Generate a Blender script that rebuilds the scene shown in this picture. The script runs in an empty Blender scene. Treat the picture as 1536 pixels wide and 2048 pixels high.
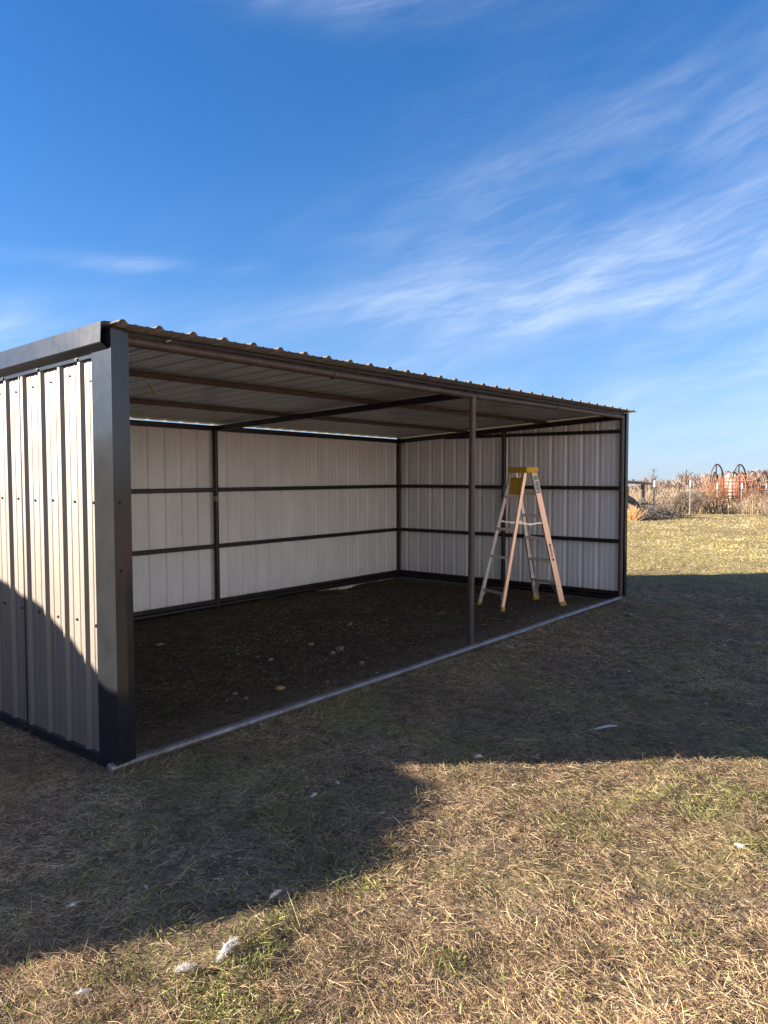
import bpy, bmesh, math, random
import numpy as np
from mathutils import Vector, Matrix

# ------------------------------------------------------------------ camera, sky, sun, exposure
S = bpy.context.scene
COL = S.collection
CAM = Vector((-2.3312, -3.7836, 1.6549))
YAW, PITCH, ROLL = math.radians(51.055), math.radians(-2.81), math.radians(-0.103)
F_PX = 1508.4
fw = Vector((math.sin(YAW)*math.cos(PITCH), math.cos(YAW)*math.cos(PITCH), math.sin(PITCH)))
rt = Vector((math.cos(YAW), -math.sin(YAW), 0)); up = rt.cross(fw)
rt2 = rt*math.cos(ROLL) + up*math.sin(ROLL); up2 = up*math.cos(ROLL) - rt*math.sin(ROLL)
cd = bpy.data.cameras.new('camera'); cam = bpy.data.objects.new('camera', cd); COL.objects.link(cam)
m3 = Matrix((rt2, up2, -fw)).transposed()
cam.matrix_world = Matrix.Translation(CAM) @ m3.to_4x4()
cd.sensor_fit = 'VERTICAL'; cd.sensor_height = 24.0; cd.sensor_width = 18.0
cd.lens = 24.0*F_PX/2048.0
cd.clip_start = 0.05; cd.clip_end = 5000
S.camera = cam

SUN_EL = math.radians(16.0)
SUN_D = Vector((0.68, -0.733, 0)).normalized()          # way the light travels over the ground
sl = bpy.data.lights.new('sun', 'SUN'); sun = bpy.data.objects.new('sun', sl); COL.objects.link(sun)
sl.energy = 5.0; sl.angle = math.radians(0.5); sl.color = (1.0, 0.86, 0.69)
ld = Vector((SUN_D.x*math.cos(SUN_EL), SUN_D.y*math.cos(SUN_EL), -math.sin(SUN_EL)))
sun.rotation_euler = ld.to_track_quat('-Z', 'Y').to_euler()
sun.location = (-20, 20, 12)

S.view_settings.view_transform = 'Standard'; S.view_settings.look = 'None'
S.view_settings.exposure = 2.15; S.view_settings.gamma = 1.0

class NT:
    def __init__(s, tree): s.t = tree; s.n = tree.nodes; s.l = tree.links
    def new(s, typ, **kw):
        n = s.n.new(typ)
        for k, v in kw.items(): setattr(n, k, v)
        return n
    def put(s, sock, v):
        if isinstance(v, bpy.types.NodeSocket): s.l.new(v, sock)
        else:
            if hasattr(sock.default_value, '__len__') and not hasattr(v, '__len__'): v = [v]*len(sock.default_value)
            if hasattr(v, '__len__') and len(v) == 3 and len(sock.default_value) == 4: v = (*v, 1)
            sock.default_value = v
    def math(s, op, a, b=0.0, c=0.0, clamp=False):
        n = s.new('ShaderNodeMath', operation=op, use_clamp=clamp)
        s.put(n.inputs[0], a); s.put(n.inputs[1], b); s.put(n.inputs[2], c); return n.outputs[0]
    def noise(s, vec, scale, detail=4, rough=0.55, dist=0.0):
        n = s.new('ShaderNodeTexNoise'); s.put(n.inputs['Vector'], vec)
        n.inputs['Scale'].default_value = scale; n.inputs['Detail'].default_value = detail
        n.inputs['Roughness'].default_value = rough; n.inputs['Distortion'].default_value = dist
        return n.outputs['Fac']
    def ramp(s, fac, stops):
        n = s.new('ShaderNodeValToRGB'); s.put(n.inputs[0], fac); e = n.color_ramp.elements
        while len(e) < len(stops): e.new(0.5)
        for el, (p, c) in zip(e, stops):
            el.position = p; el.color = (*c, 1) if hasattr(c, '__len__') else (c, c, c, 1)
        return n.outputs[0]
    def mix(s, fac, a, b, blend='MIX'):
        n = s.new('ShaderNodeMix', data_type='RGBA', blend_type=blend)
        s.put(n.inputs[0], fac); s.put(n.inputs[6], a); s.put(n.inputs[7], b); return n.outputs[2]
    def mapv(s, vec, scale=(1, 1, 1), rot=(0, 0, 0), loc=(0, 0, 0)):
        n = s.new('ShaderNodeMapping'); s.put(n.inputs[0], vec)
        n.inputs[1].default_value = loc; n.inputs[2].default_value = rot; n.inputs[3].default_value = scale
        return n.outputs[0]
    def bump(s, h, strength=0.3, dist=0.01):
        n = s.new('ShaderNodeBump'); s.put(n.inputs['Height'], h)
        n.inputs['Strength'].default_value = strength; n.inputs['Distance'].default_value = dist
        return n.outputs[0]

world = bpy.data.worlds.new('World'); S.world = world; world.use_nodes = True
W = NT(world.node_tree); W.n.clear()
tc = W.new('ShaderNodeTexCoord').outputs['Generated']
sx = W.new('ShaderNodeSeparateXYZ'); W.put(sx.inputs[0], tc)
cz = W.math('ADD', W.math('MULTIPLY', W.math('MAXIMUM', sx.outputs[2], 0.0), 0.93), 0.07)
cb = W.new('ShaderNodeCombineXYZ'); W.put(cb.inputs[0], sx.outputs[0]); W.put(cb.inputs[1], sx.outputs[1]); W.put(cb.inputs[2], cz)
sky = W.new('ShaderNodeTexSky', sky_type='NISHITA'); sky.sun_disc = False
sky.sun_elevation = SUN_EL; sky.sun_rotation = math.atan2(-SUN_D.x, -SUN_D.y)
sky.altitude = 200; sky.air_density = 1.0; sky.dust_density = 0.1; sky.ozone_density = 3.0
W.put(sky.inputs[0], cb.outputs[0])
hs = W.new('ShaderNodeHueSaturation'); hs.inputs['Saturation'].default_value = 1.16; hs.inputs['Value'].default_value = 1.0
W.put(hs.inputs['Color'], W.mix(1.0, sky.outputs[0], (0.80, 0.895, 1.09), 'MULTIPLY'))
# thin cirrus, laid out by compass bearing and height above the horizon
az = W.math('ARCTAN2', sx.outputs[0], sx.outputs[1])
el = W.math('ARCSINE', sx.outputs[2])
A = W.math('SUBTRACT', az, YAW)
ae = W.new('ShaderNodeCombineXYZ'); W.put(ae.inputs[0], A); W.put(ae.inputs[1], el)
def blob(a0, e0, ra, re, rot=0.0):
    c, s_ = math.cos(rot), math.sin(rot)
    da = W.math('SUBTRACT', A, a0); de = W.math('SUBTRACT', el, e0)
    u = W.math('DIVIDE', W.math('ADD', W.math('MULTIPLY', da, c), W.math('MULTIPLY', de, s_)), ra)
    v = W.math('DIVIDE', W.math('SUBTRACT', W.math('MULTIPLY', de, c), W.math('MULTIPLY', da, s_)), re)
    r2 = W.math('ADD', W.math('MULTIPLY', u, u), W.math('MULTIPLY', v, v))
    return W.math('EXPONENT', W.math('MULTIPLY', r2, -1.0))
warp = W.new('ShaderNodeTexNoise'); W.put(warp.inputs['Vector'], ae.outputs[0]); warp.inputs['Scale'].default_value = 5.0; warp.inputs['Detail'].default_value = 3
wv = W.new('ShaderNodeVectorMath', operation='MULTIPLY_ADD')
W.put(wv.inputs[0], warp.outputs['Color']); wv.inputs[1].default_value = (0.05, 0.05, 0); W.put(wv.inputs[2], ae.outputs[0])
st1 = W.noise(W.mapv(W.mapv(wv.outputs[0], (1, 1, 1), (0, 0, -0.34)), (3.0, 17, 1)), 1.6, 8, 0.62, 0.6)
st2 = W.noise(W.mapv(W.mapv(wv.outputs[0], (1, 1, 1), (0, 0, -0.17)), (5.0, 42, 1), (0, 0, 0), (3, 7, 0)), 1.3, 8, 0.66, 0.4)
soft = W.noise(W.mapv(W.mapv(wv.outputs[0], (1, 1, 1), (0, 0, -0.34)), (2.2, 6, 1), (0, 0, 0), (1, 2, 0)), 1.6, 5, 0.5)
mk = blob(0.40, 0.20, 0.44, 0.13, 0.10)
mk = W.math('ADD', mk, W.math('MULTIPLY', blob(0.30, 0.34, 0.36, 0.12, 0.35), 0.8))
mk = W.math('ADD', mk, W.math('MULTIPLY', blob(0.05, 0.215, 0.36, 0.03, 0.03), 0.55))
mk = W.math('ADD', mk, W.math('MULTIPLY', blob(-0.30, 0.257, 0.13, 0.009, 0.02), 0.9))
mk = W.math('ADD', mk, W.math('MULTIPLY', blob(-0.50, 0.17, 0.12, 0.03, 0.1), 1.1))
mk = W.math('ADD', mk, W.math('MULTIPLY', blob(-0.03, 0.565, 0.18, 0.035, -0.05), 1.1))
mk = W.math('ADD', mk, W.math('MULTIPLY', blob(0.36, 0.60, 0.05, 0.02, 0.0), 0.5))
mk = W.math('ADD', mk, W.math('MULTIPLY', blob(0.45, 0.07, 0.40, 0.06, 0.0), 0.55))
d1 = W.math('MULTIPLY', W.math('SUBTRACT', st1, 0.40), 2.6, clamp=True)
d2 = W.math('MULTIPLY', W.math('SUBTRACT', st2, 0.45), 2.8, clamp=True)
d3 = W.math('MULTIPLY', W.math('SUBTRACT', soft, 0.30), 1.5, clamp=True)
dens = W.math('ADD', W.math('MULTIPLY', W.math('MULTIPLY', d1, d3), 0.72), W.math('MULTIPLY', W.math('MULTIPLY', d2, d3), 0.55))
dens = W.math('ADD', dens, W.math('MULTIPLY', d3, 0.34))
cl = W.math('MULTIPLY', W.math('MULTIPLY', dens, mk), 0.66, clamp=True)
# pale air low over the horizon, and unseen pale cloud added behind the camera as fill light
pale = W.math('MULTIPLY', W.math('EXPONENT', W.math('MULTIPLY', W.math('MAXIMUM', el, 0.0), -10.5)), 0.88)
sk1 = W.mix(pale, hs.outputs[0], (2.75, 3.3, 3.85))
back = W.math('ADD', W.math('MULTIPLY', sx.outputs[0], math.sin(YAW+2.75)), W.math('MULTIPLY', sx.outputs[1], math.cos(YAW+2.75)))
fill_veil = W.math('MULTIPLY', W.math('MULTIPLY', W.math('SUBTRACT', back, -0.12), 2.2, clamp=True), W.math('ADD', W.math('MULTIPLY', soft, .4), .62), clamp=True)
sk2 = W.mix(W.math('MULTIPLY', fill_veil, .40), sk1, (3.4, 3.15, 2.9))
# low bright glow added to the unseen southern sky to light the shed walls
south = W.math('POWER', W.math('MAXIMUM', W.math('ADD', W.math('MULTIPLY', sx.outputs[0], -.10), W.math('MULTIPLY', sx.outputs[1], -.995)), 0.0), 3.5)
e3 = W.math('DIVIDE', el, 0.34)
fill_glow = W.math('MULTIPLY', south, W.math('EXPONENT', W.math('MULTIPLY', W.math('MULTIPLY', e3, e3), -1.0)), clamp=True)
sk3 = W.mix(W.math('MULTIPLY', fill_glow, .9), sk2, (10.6, 9.4, 8.3))
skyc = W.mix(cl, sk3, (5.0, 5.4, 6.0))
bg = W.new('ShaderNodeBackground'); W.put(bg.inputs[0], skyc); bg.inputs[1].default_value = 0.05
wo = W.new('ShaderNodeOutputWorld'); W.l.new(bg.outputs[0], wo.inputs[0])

# ------------------------------------------------------------------ helpers
def tag(o, label=None, cat=None, group=None, kind=None):
    if label: o['label'] = label
    if cat: o['category'] = cat
    if group: o['group'] = group
    if kind: o['kind'] = kind
    return o
def empty(name, loc=(0, 0, 0), rz=0.0):
    o = bpy.data.objects.new(name, None); COL.objects.link(o)
    o.location = loc; o.rotation_euler = (0, 0, rz); o.empty_display_size = 0.2
    return o
class MB:
    def __init__(s): s.v = []; s.f = []; s.mi = []
    def add(s, vs, fs, mi=0):
        b = len(s.v); s.v += [tuple(v) for v in vs]; s.f += [tuple(b+i for i in f) for f in fs]; s.mi += [mi]*len(fs)
    def box(s, c, size, rot=None, mi=0):
        hx, hy, hz = size[0]/2, size[1]/2, size[2]/2
        vs = [Vector((x, y, z)) for x in (-hx, hx) for y in (-hy, hy) for z in (-hz, hz)]
        if rot is not None: vs = [rot @ v for v in vs]
        s.add([Vector(c)+v for v in vs], [(0, 1, 3, 2), (4, 6, 7, 5), (0, 4, 5, 1), (2, 3, 7, 6), (0, 2, 6, 4), (1, 5, 7, 3)], mi)
    def bar(s, a, b, w, h, upv=(0, 0, 1), mi=0, ch=0.0):
        """rectangular bar from a to b; w across, h along upv; ch chamfers the long edges"""
        a, b = Vector(a), Vector(b); d = (b-a).normalized(); u = Vector(upv)
        u = (u-d*u.dot(d)).normalized(); r = d.cross(u)
        x, y = w/2, h/2
        if ch > 0: pr = [(-x+ch, -y), (x-ch, -y), (x, -y+ch), (x, y-ch), (x-ch, y), (-x+ch, y), (-x, y-ch), (-x, -y+ch)]
        else: pr = [(-x, -y), (x, -y), (x, y), (-x, y)]
        s.sweep([a, b], [(r, u)]*2, pr, True, mi)
    def sweep(s, pts, frames, pr, cap=True, mi=0, closed=True):
        n = len(pr); vs = []
        for p, (r, u) in zip(pts, frames): vs += [Vector(p)+r*q[0]+u*q[1] for q in pr]
        fs = []
        for k in range(len(pts)-1):
            for i in range(n if closed else n-1):
                j = (i+1) % n; fs.append((k*n+i, k*n+j, (k+1)*n+j, (k+1)*n+i))
        if cap and closed:
            fs.append(tuple(range(n))[::-1]); fs.append(tuple((len(pts)-1)*n+i for i in range(n)))
        s.add(vs, fs, mi)
    def tube(s, pts, r, n=12, mi=0, cap=True):
        pts = [Vector(p) for p in pts]; rs = r if hasattr(r, '__len__') else [r]*len(pts)
        fr = []; prev = None
        for k in range(len(pts)):
            d = (pts[min(k+1, len(pts)-1)]-pts[max(k-1, 0)]).normalized()
            u = prev if prev is not None else (Vector((0, 0, 1)) if abs(d.z) < .9 else Vector((1, 0, 0)))
            u = (u-d*u.dot(d)).normalized(); prev = u; fr.append((d.cross(u), u))
        vs = []; fs = []
        for p, (a, b), q in zip(pts, fr, rs):
            vs += [p+a*(q*math.cos(2*math.pi*i/n))+b*(q*math.sin(2*math.pi*i/n)) for i in range(n)]
        for k in range(len(pts)-1):
            for i in range(n):
                j = (i+1) % n; fs.append((k*n+i, k*n+j, (k+1)*n+j, (k+1)*n+i))
        if cap: fs.append(tuple(range(n))[::-1]); fs.append(tuple((len(pts)-1)*n+i for i in range(n)))
        s.add(vs, fs, mi)
    def build(s, name, mat, parent=None, smooth=False, flip=False):
        me = bpy.data.meshes.new(name); me.from_pydata(s.v, [], s.f)
        for m in (mat if isinstance(mat, (list, tuple)) else [mat]): me.materials.append(m)
        me.polygons.foreach_set('material_index', s.mi)
        me.update()
        bm = bmesh.new(); bm.from_mesh(me); bmesh.ops.recalc_face_normals(bm, faces=bm.faces); bm.to_mesh(me); bm.free()
        if smooth:
            me.polygons.foreach_set('use_smooth', [True]*len(me.polygons))
            try: me.set_sharp_from_angle(angle=math.radians(40))
            except Exception: pass
        o = bpy.data.objects.new(name, me); COL.objects.link(o)
        if parent is not None: o.parent = parent
        return o
def mat(name):
    m = bpy.data.materials.new(name); m.use_nodes = True
    t = NT(m.node_tree); b = t.n['Principled BSDF']
    oc = t.new('ShaderNodeTexCoord').outputs['Object']
    return m, t, b, oc

# ------------------------------------------------------------------ materials
def m_sheet(name, col, metallic, rough, var=0.06, oil=0.25):
    m, t, b, oc = mat(name)
    n = t.noise(t.mapv(oc, (1, 1, .35)), 3.0, 5, .6)
    c2 = tuple(x*(1-var*2) for x in col)
    # mud splashed up from the ground, and thin run-off streaks
    sp = t.new('ShaderNodeSeparateXYZ'); t.put(sp.inputs[0], oc)
    low = t.math('MULTIPLY', t.math('SUBTRACT', .34, sp.outputs[2]), 3.0, clamp=True)
    spl = t.math('MULTIPLY', t.math('MULTIPLY', low, low), t.math('MULTIPLY', t.math('SUBTRACT', t.noise(oc, 22, 6, .7), .40), 4.0, clamp=True))
    stk = t.math('MULTIPLY', t.math('SUBTRACT', t.noise(t.mapv(oc, (14, 14, .5)), 1.5, 4, .6), .56), 2.2, clamp=True)
    cc = t.mix(t.math('MULTIPLY', stk, .25), t.ramp(n, [(0.3, c2), (0.7, col)]), tuple(x*.55 for x in col))
    t.put(b.inputs['Base Color'], t.mix(t.math('MULTIPLY', spl, .6), cc, (.13, .10, .075)))
    b.inputs['Metallic'].default_value = metallic
    f = t.noise(oc, 40, 3); t.put(b.inputs['Roughness'], t.math('ADD', t.math('MULTIPLY', f, .12), rough-.06))
    big = t.noise(t.mapv(oc, (1.5, 1.5, .6)), 2.2, 2, .4)
    t.put(b.inputs['Normal'], t.bump(big, oil, 0.02))
    return m
M = {}
M['galv'] = m_sheet('galvanised_sheet', (0.205, 0.186, 0.164), 0.28, 0.46, .06, .45)
M['wall_in'] = m_sheet('grey_backer_paint', (0.84, 0.83, 0.81), 0.0, 0.34, .08, .5)
M['roof_in'] = m_sheet('grey_roof_underside', (0.48, 0.48, 0.475), 0.2, 0.30)
def m_black():
    m, t, b, oc = mat('black_trim_paint')
    n = t.noise(oc, 6, 5, .6)
    t.put(b.inputs['Base Color'], t.ramp(n, [(.3, (.014, .016, .020)), (.75, (.022, .025, .030))]))
    t.put(b.inputs['Roughness'], t.ramp(t.noise(oc, 9, 6, .65), [(.3, .135), (.75, .165)]))
    b.inputs['Specular IOR Level'].default_value = .52
    t.put(b.inputs['Normal'], t.bump(t.noise(t.mapv(oc, (1, 1, .6)), 3, 2), .12, .01))
    return m
M['black'] = m_black()
def m_pipe(name, a, b_, c, rough=.45, metallic=.35, sp=None):
    m, t, b, oc = mat(name)
    n = t.noise(t.mapv(oc, (1, 1, 1)), 7, 7, .65); n2 = t.noise(oc, 55, 4, .6)
    f = t.math('ADD', t.math('MULTIPLY', n, .7), t.math('MULTIPLY', n2, .3))
    t.put(b.inputs['Base Color'], t.ramp(f, [(.35, a), (.5, b_), (.66, c)]))
    b.inputs['Metallic'].default_value = metallic
    t.put(b.inputs['Roughness'], t.ramp(n2, [(.3, rough-.12), (.7, rough+.15)]))
    t.put(b.inputs['Normal'], t.bump(n2, .25, .003))
    return m
M['pipe'] = m_pipe('rusty_brown_pipe', (.125, .088, .072), (.088, .063, .052), (.055, .042, .038), .45, .2)
M['steel'] = m_pipe('worn_steel_pipe', (.30, .28, .26), (.22, .20, .185), (.15, .105, .08), .38, .6)
M['tube'] = m_pipe('dark_brown_tube', (.036, .022, .018), (.022, .015, .014), (.014, .011, .011), .4, .15)
def m_simple(name, col, rough=.6, metallic=0., var=.25, sc=12., spec=.5):
    m, t, b, oc = mat(name)
    n = t.noise(oc, sc, 5, .6)
    t.put(b.inputs['Base Color'], t.ramp(n, [(.3, tuple(x*(1-var) for x in col)), (.7, tuple(min(1, x*(1+var*.5)) for x in col))]))
    b.inputs['Roughness'].default_value = rough; b.inputs['Metallic'].default_value = metallic
    b.inputs['Specular IOR Level'].default_value = spec
    t.put(b.inputs['Normal'], t.bump(n, .15, .004))
    return m
M['screw'] = m_simple('dark_screw', (.03, .03, .035), .4, .6)
M['alu'] = m_simple('aluminium', (.80, .74, .70), .34, .85, .08, 30)
M['foot'] = m_simple('dull_yellow_foot', (.50, .33, .05), .6, 0, .3, 30)
M['alu_warm'] = m_simple('alu_warm_reflection', (.86, .56, .40), .36, .65, .06, 30)  # aluminium with the warm reflection of sunlit ground tinted into its colour
M['yellow'] = m_simple('yellow_plastic', (.80, .50, .02), .45, 0, .15, 20)
M['sticker'] = m_simple('pale_sticker', (.62, .66, .62), .5, 0, .05)
M['ink'] = m_simple('dark_print', (.05, .05, .06), .5, 0, .1)
M['green_ink'] = m_simple('green_print', (.18, .36, .2), .5, 0, .1)
M['feather'] = m_simple('white_down', (.68, .65, .60), .85, 0, .12, 40)
M['feather_grey'] = m_simple('grey_feather', (.42, .42, .44), .8, 0, .3, 40)
M['stone'] = m_simple('pale_stone', (.19, .172, .148), .85, 0, .3, 30)
M['leaf'] = m_simple('dry_leaf', (.42, .26, .13), .8, 0, .3, 30)
M['wood'] = m_simple('pale_wood', (.42, .34, .22), .7, 0, .3, 20)
M['rag'] = m_simple('grey_rag', (.20, .18, .16), .9, 0, .35, 40)
M['white'] = m_simple('white_paint', (.78, .77, .74), .55, 0, .08, 4)
M['cream'] = m_simple('chalky_cream_plastic', (.50, .45, .39), .7, 0, .12, 4)
M['rust_red'] = m_simple('rust_red_pipe', (.34, .12, .065), .7, .1, .5, 6)
M['dark_pipe'] = m_simple('weathered_dark_pipe', (.15, .105, .09), .65, .3, .4, 6)
M['tpost'] = m_simple('dark_post_paint', (.035, .04, .035), .6, .2, .3)
M['tpost_pale'] = m_simple('bleached_post', (.17, .175, .17), .7, .2, .3)
M['rubber'] = m_simple('weathered_rubber', (.10, .105, .11), .8, 0, .3)
M['brush'] = m_simple('grey_branch', (.11, .095, .09), .9, 0, .4)
M['old_hay'] = m_simple('old_grey_hay', (.15, .12, .09), .95, 0, .6, 25)
M['hay'] = m_simple('hay', (.42, .32, .17), .95, 0, .4, 25)  # used only on the unseen heap added as a shadow caster
M['bark'] = m_simple('weathered_timber', (.13, .11, .095), .9, 0, .35)
M['slate'] = m_simple('dull_metal_roof', (.20, .21, .24), .5, .4, .2)
def m_attr(name, rough=.75, trans=.25):
    m, t, b, oc = mat(name)
    a = t.new('ShaderNodeAttribute'); a.attribute_name = 'Col'
    t.put(b.inputs['Base Color'], a.outputs['Color']); b.inputs['Roughness'].default_value = rough
    b.inputs['Specular IOR Level'].default_value = .25
    if trans:
        tr = t.new('ShaderNodeBsdfTranslucent'); t.put(tr.inputs[0], a.outputs['Color'])
        mx = t.new('ShaderNodeMixShader'); mx.inputs[0].default_value = trans
        t.l.new(b.outputs[0], mx.inputs[1]); t.l.new(tr.outputs[0], mx.inputs[2])
        t.l.new(mx.outputs[0], t.n['Material Output'].inputs[0])
    return m
M['blade'] = m_attr('dead_grass_blades', .7, .25)
M['twig'] = m_attr('dead_weed_stalks', .85, .1)

# ------------------------------------------------------------------ terrain
rng = np.random.default_rng(7)
_perm = np.random.default_rng(3).random((512, 512))
def vnoise(x, y, sc, seed=0):
    x = np.asarray(x, float)*sc+seed*37.7+1000; y = np.asarray(y, float)*sc+seed*91.3+1000
    xi = np.floor(x).astype(int); yi = np.floor(y).astype(int); fx = x-xi; fy = y-yi
    fx = fx*fx*(3-2*fx); fy = fy*fy*(3-2*fy)
    g = lambda a, b: _perm[a % 512, b % 512]
    return (g(xi, yi)*(1-fx)+g(xi+1, yi)*fx)*(1-fy)+(g(xi, yi+1)*(1-fx)+g(xi+1, yi+1)*fx)*fy
def fbm(x, y, sc, seed=0, o=4):
    s = 0; a = .5; n = 0
    for k in range(o): s = s+a*vnoise(x, y, sc*2**k, seed+k); n += a; a *= .5
    return s/n
def sstep(a, b, x): t = np.clip((x-a)/(b-a), 0, 1); return t*t*(3-2*t)
LEN, DEP = 7.2865, 3.6823
def ground_z(x, y):
    x = np.asarray(x, float); y = np.asarray(y, float)
    d = np.hypot(x-CAM.x, y-CAM.y)
    z = (fbm(x, y, .55, 1)-.5)*.07 + (fbm(x, y, 2.2, 5, 3)-.5)*.035 + (fbm(x, y, 5., 8, 3)-.5)*.034
    z += (fbm(x, y, .12, 11, 2)-.5)*.35*sstep(9, 22, d)
    # soil trodden level along the shed's rails
    dx = np.maximum(np.maximum(-x, x-LEN), 0); dy = np.maximum(np.maximum(-y, y-DEP), 0)
    near = 1-sstep(.1, .9, np.hypot(dx, dy)); ins = near
    z = z*(1-.6*ins)-.002
    z += .014*np.exp(-((y-3.72)/.16)**2)*(x > -.2)*(x < LEN+.2)
    z -= .046*np.exp(-((x-6.0)/.42)**2-((y-3.75)/.35)**2) + .03*np.exp(-((x-6.9)/.35)**2-((y-3.75)/.35)**2)
    z -= .004*np.exp(-((x-1.2)/1.2)**2-((y-3.75)/.3)**2)
    z -= 7.0*sstep(44, 230, d)
    return z
def build_ground():
    n = 820
    u = np.linspace(-1, 1, n)
    k = 6.6
    c = np.sinh(u*k)/np.sinh(k)*900
    X, Y = np.meshgrid(c+1.2, c-.6, indexing='ij')
    Z = ground_z(X, Y)
    me = bpy.data.meshes.new('ground')
    co = np.stack([X, Y, Z], -1).reshape(-1, 3)
    i = np.arange(n*n).reshape(n, n)
    q = np.stack([i[:-1, :-1], i[1:, :-1], i[1:, 1:], i[:-1, 1:]], -1).reshape(-1, 4)
    me.vertices.add(n*n); me.vertices.foreach_set('co', co.ravel())
    me.loops.add(q.size); me.loops.foreach_set('vertex_index', q.ravel())
    me.polygons.add(len(q)); me.polygons.foreach_set('loop_start', np.arange(0, q.size, 4)); me.polygons.foreach_set('loop_total', np.full(len(q), 4))
    me.polygons.foreach_set('use_smooth', np.ones(len(q), bool)); me.update()
    m, t, b, oc = mat('dry_pasture_soil')
    n1 = t.noise(oc, .9, 6, .6); n2 = t.noise(oc, 9, 6, .68); n3 = t.noise(t.mapv(oc, (60, 22, 1), (0, 0, .5)), 1, 5, .7)
    n4 = t.noise(t.mapv(oc, (20, 70, 1), (0, 0, .2)), 1, 5, .7)
    f = t.math('ADD', t.math('MULTIPLY', n2, .4), t.math('ADD', t.math('MULTIPLY', n3, .35), t.math('MULTIPLY', n4, .25)))
    base = t.ramp(f, [(.34, (.035, .026, .018)), (.46, (.11, .08, .054)), (.56, (.25, .185, .118)), (.70, (.42, .33, .215))])
    gm = t.math('MULTIPLY', t.math('SUBTRACT', n1, .50), 5.5, clamp=True)
    gcol = t.ramp(f, [(.35, (.06, .06, .02)), (.5, (.21, .20, .065)), (.68, (.38, .35, .14))])
    sp = t.new('ShaderNodeSeparateXYZ'); t.put(sp.inputs[0], oc)
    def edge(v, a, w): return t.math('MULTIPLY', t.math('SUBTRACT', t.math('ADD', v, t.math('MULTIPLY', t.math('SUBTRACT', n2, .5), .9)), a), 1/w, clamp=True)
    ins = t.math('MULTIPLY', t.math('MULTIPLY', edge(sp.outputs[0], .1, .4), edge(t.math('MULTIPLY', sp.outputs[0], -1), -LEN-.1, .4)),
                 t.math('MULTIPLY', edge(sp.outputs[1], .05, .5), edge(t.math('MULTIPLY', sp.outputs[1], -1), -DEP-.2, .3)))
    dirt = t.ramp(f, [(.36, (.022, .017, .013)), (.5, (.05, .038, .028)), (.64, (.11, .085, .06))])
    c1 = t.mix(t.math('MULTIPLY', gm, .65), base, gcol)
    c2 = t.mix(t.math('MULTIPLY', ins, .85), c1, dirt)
    red_bounce = t.math('MULTIPLY', t.math('SUBTRACT', t.math('MULTIPLY', sp.outputs[1], -1), 5.2), .6, clamp=True)  # reddish ground added out of frame for trim reflection and bounce into the shed
    c3 = t.mix(t.math('MULTIPLY', red_bounce, .85), c2, t.ramp(f, [(.35, (.38, .20, .13)), (.65, (.62, .41, .30))]))
    fld = edge(sp.outputs[0], 8.8, 3.0)
    c4 = t.mix(t.math('MULTIPLY', fld, .75), c3, t.ramp(t.math('ADD', t.math('MULTIPLY', f, .6), t.math('MULTIPLY', n1, .4)), [(.36, (.16, .135, .065)), (.5, (.29, .245, .11)), (.64, (.40, .32, .18))]))
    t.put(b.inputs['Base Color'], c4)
    b.inputs['Roughness'].default_value = .95; b.inputs['Specular IOR Level'].default_value = .15
    hh = t.math('ADD', t.math('MULTIPLY', n2, .6), t.math('MULTIPLY', t.math('ADD', n3, n4), .3))
    t.put(b.inputs['Normal'], t.bump(hh, .9, .03))
    me.materials.append(m)
    o = bpy.data.objects.new('ground', me); COL.objects.link(o)
    tag(o, 'dry winter pasture ground of bare soil and thatch around the shed', 'ground', kind='structure')
build_ground()

def strips(name, base, dirs, bend, length, width, cols, material, segs=2, side=None):
    """many tapered ribbons as one mesh: base (n,3), dirs (n,3) unit, bend (n,3) added quadratically"""
    n = len(base)
    if side is None:
        side = np.cross(dirs, rng.normal(size=(n, 3))); side /= np.linalg.norm(side, axis=1)[:, None]+1e-9
    per = 2*segs+1
    co = np.empty((n, per, 3))
    for k in range(segs):
        tt = k/segs
        c = base+dirs*(length*tt)[:, None]+bend*(length*tt*tt)[:, None]
        w = (width*(1-.35*tt)/2)[:, None]
        co[:, 2*k] = c-side*w; co[:, 2*k+1] = c+side*w
    co[:, -1] = base+dirs*length[:, None]+bend*length[:, None]
    i0 = (np.arange(n)*per)[:, None]
    loops = []; tot = []
    fl = []
    for k in range(segs-1): fl.append(np.array([2*k, 2*k+1, 2*k+3, 2*k+2]))
    tri = np.array([2*segs-2, 2*segs-1, 2*segs])
    row = np.concatenate(fl+[tri]); li = (i0+row[None, :]).ravel()
    sizes = np.array([4]*(segs-1)+[3]); lt = np.tile(sizes, n); ls = np.concatenate([[0], np.cumsum(lt)[:-1]])
    me = bpy.data.meshes.new(name)
    me.vertices.add(n*per); me.vertices.foreach_set('co', co.ravel())
    me.loops.add(len(li)); me.loops.foreach_set('vertex_index', li)
    me.polygons.add(len(lt)); me.polygons.foreach_set('loop_start', ls); me.polygons.foreach_set('loop_total', lt)
    ca = me.color_attributes.new('Col', 'FLOAT_COLOR', 'POINT')
    c4 = np.ones((n, per, 4)); c4[:, :, :3] = cols[:, None, :]
    ca.data.foreach_set('color', c4.ravel())
    me.materials.append(material); me.update()
    o = bpy.data.objects.new(name, me); COL.objects.link(o)
    return o

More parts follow.
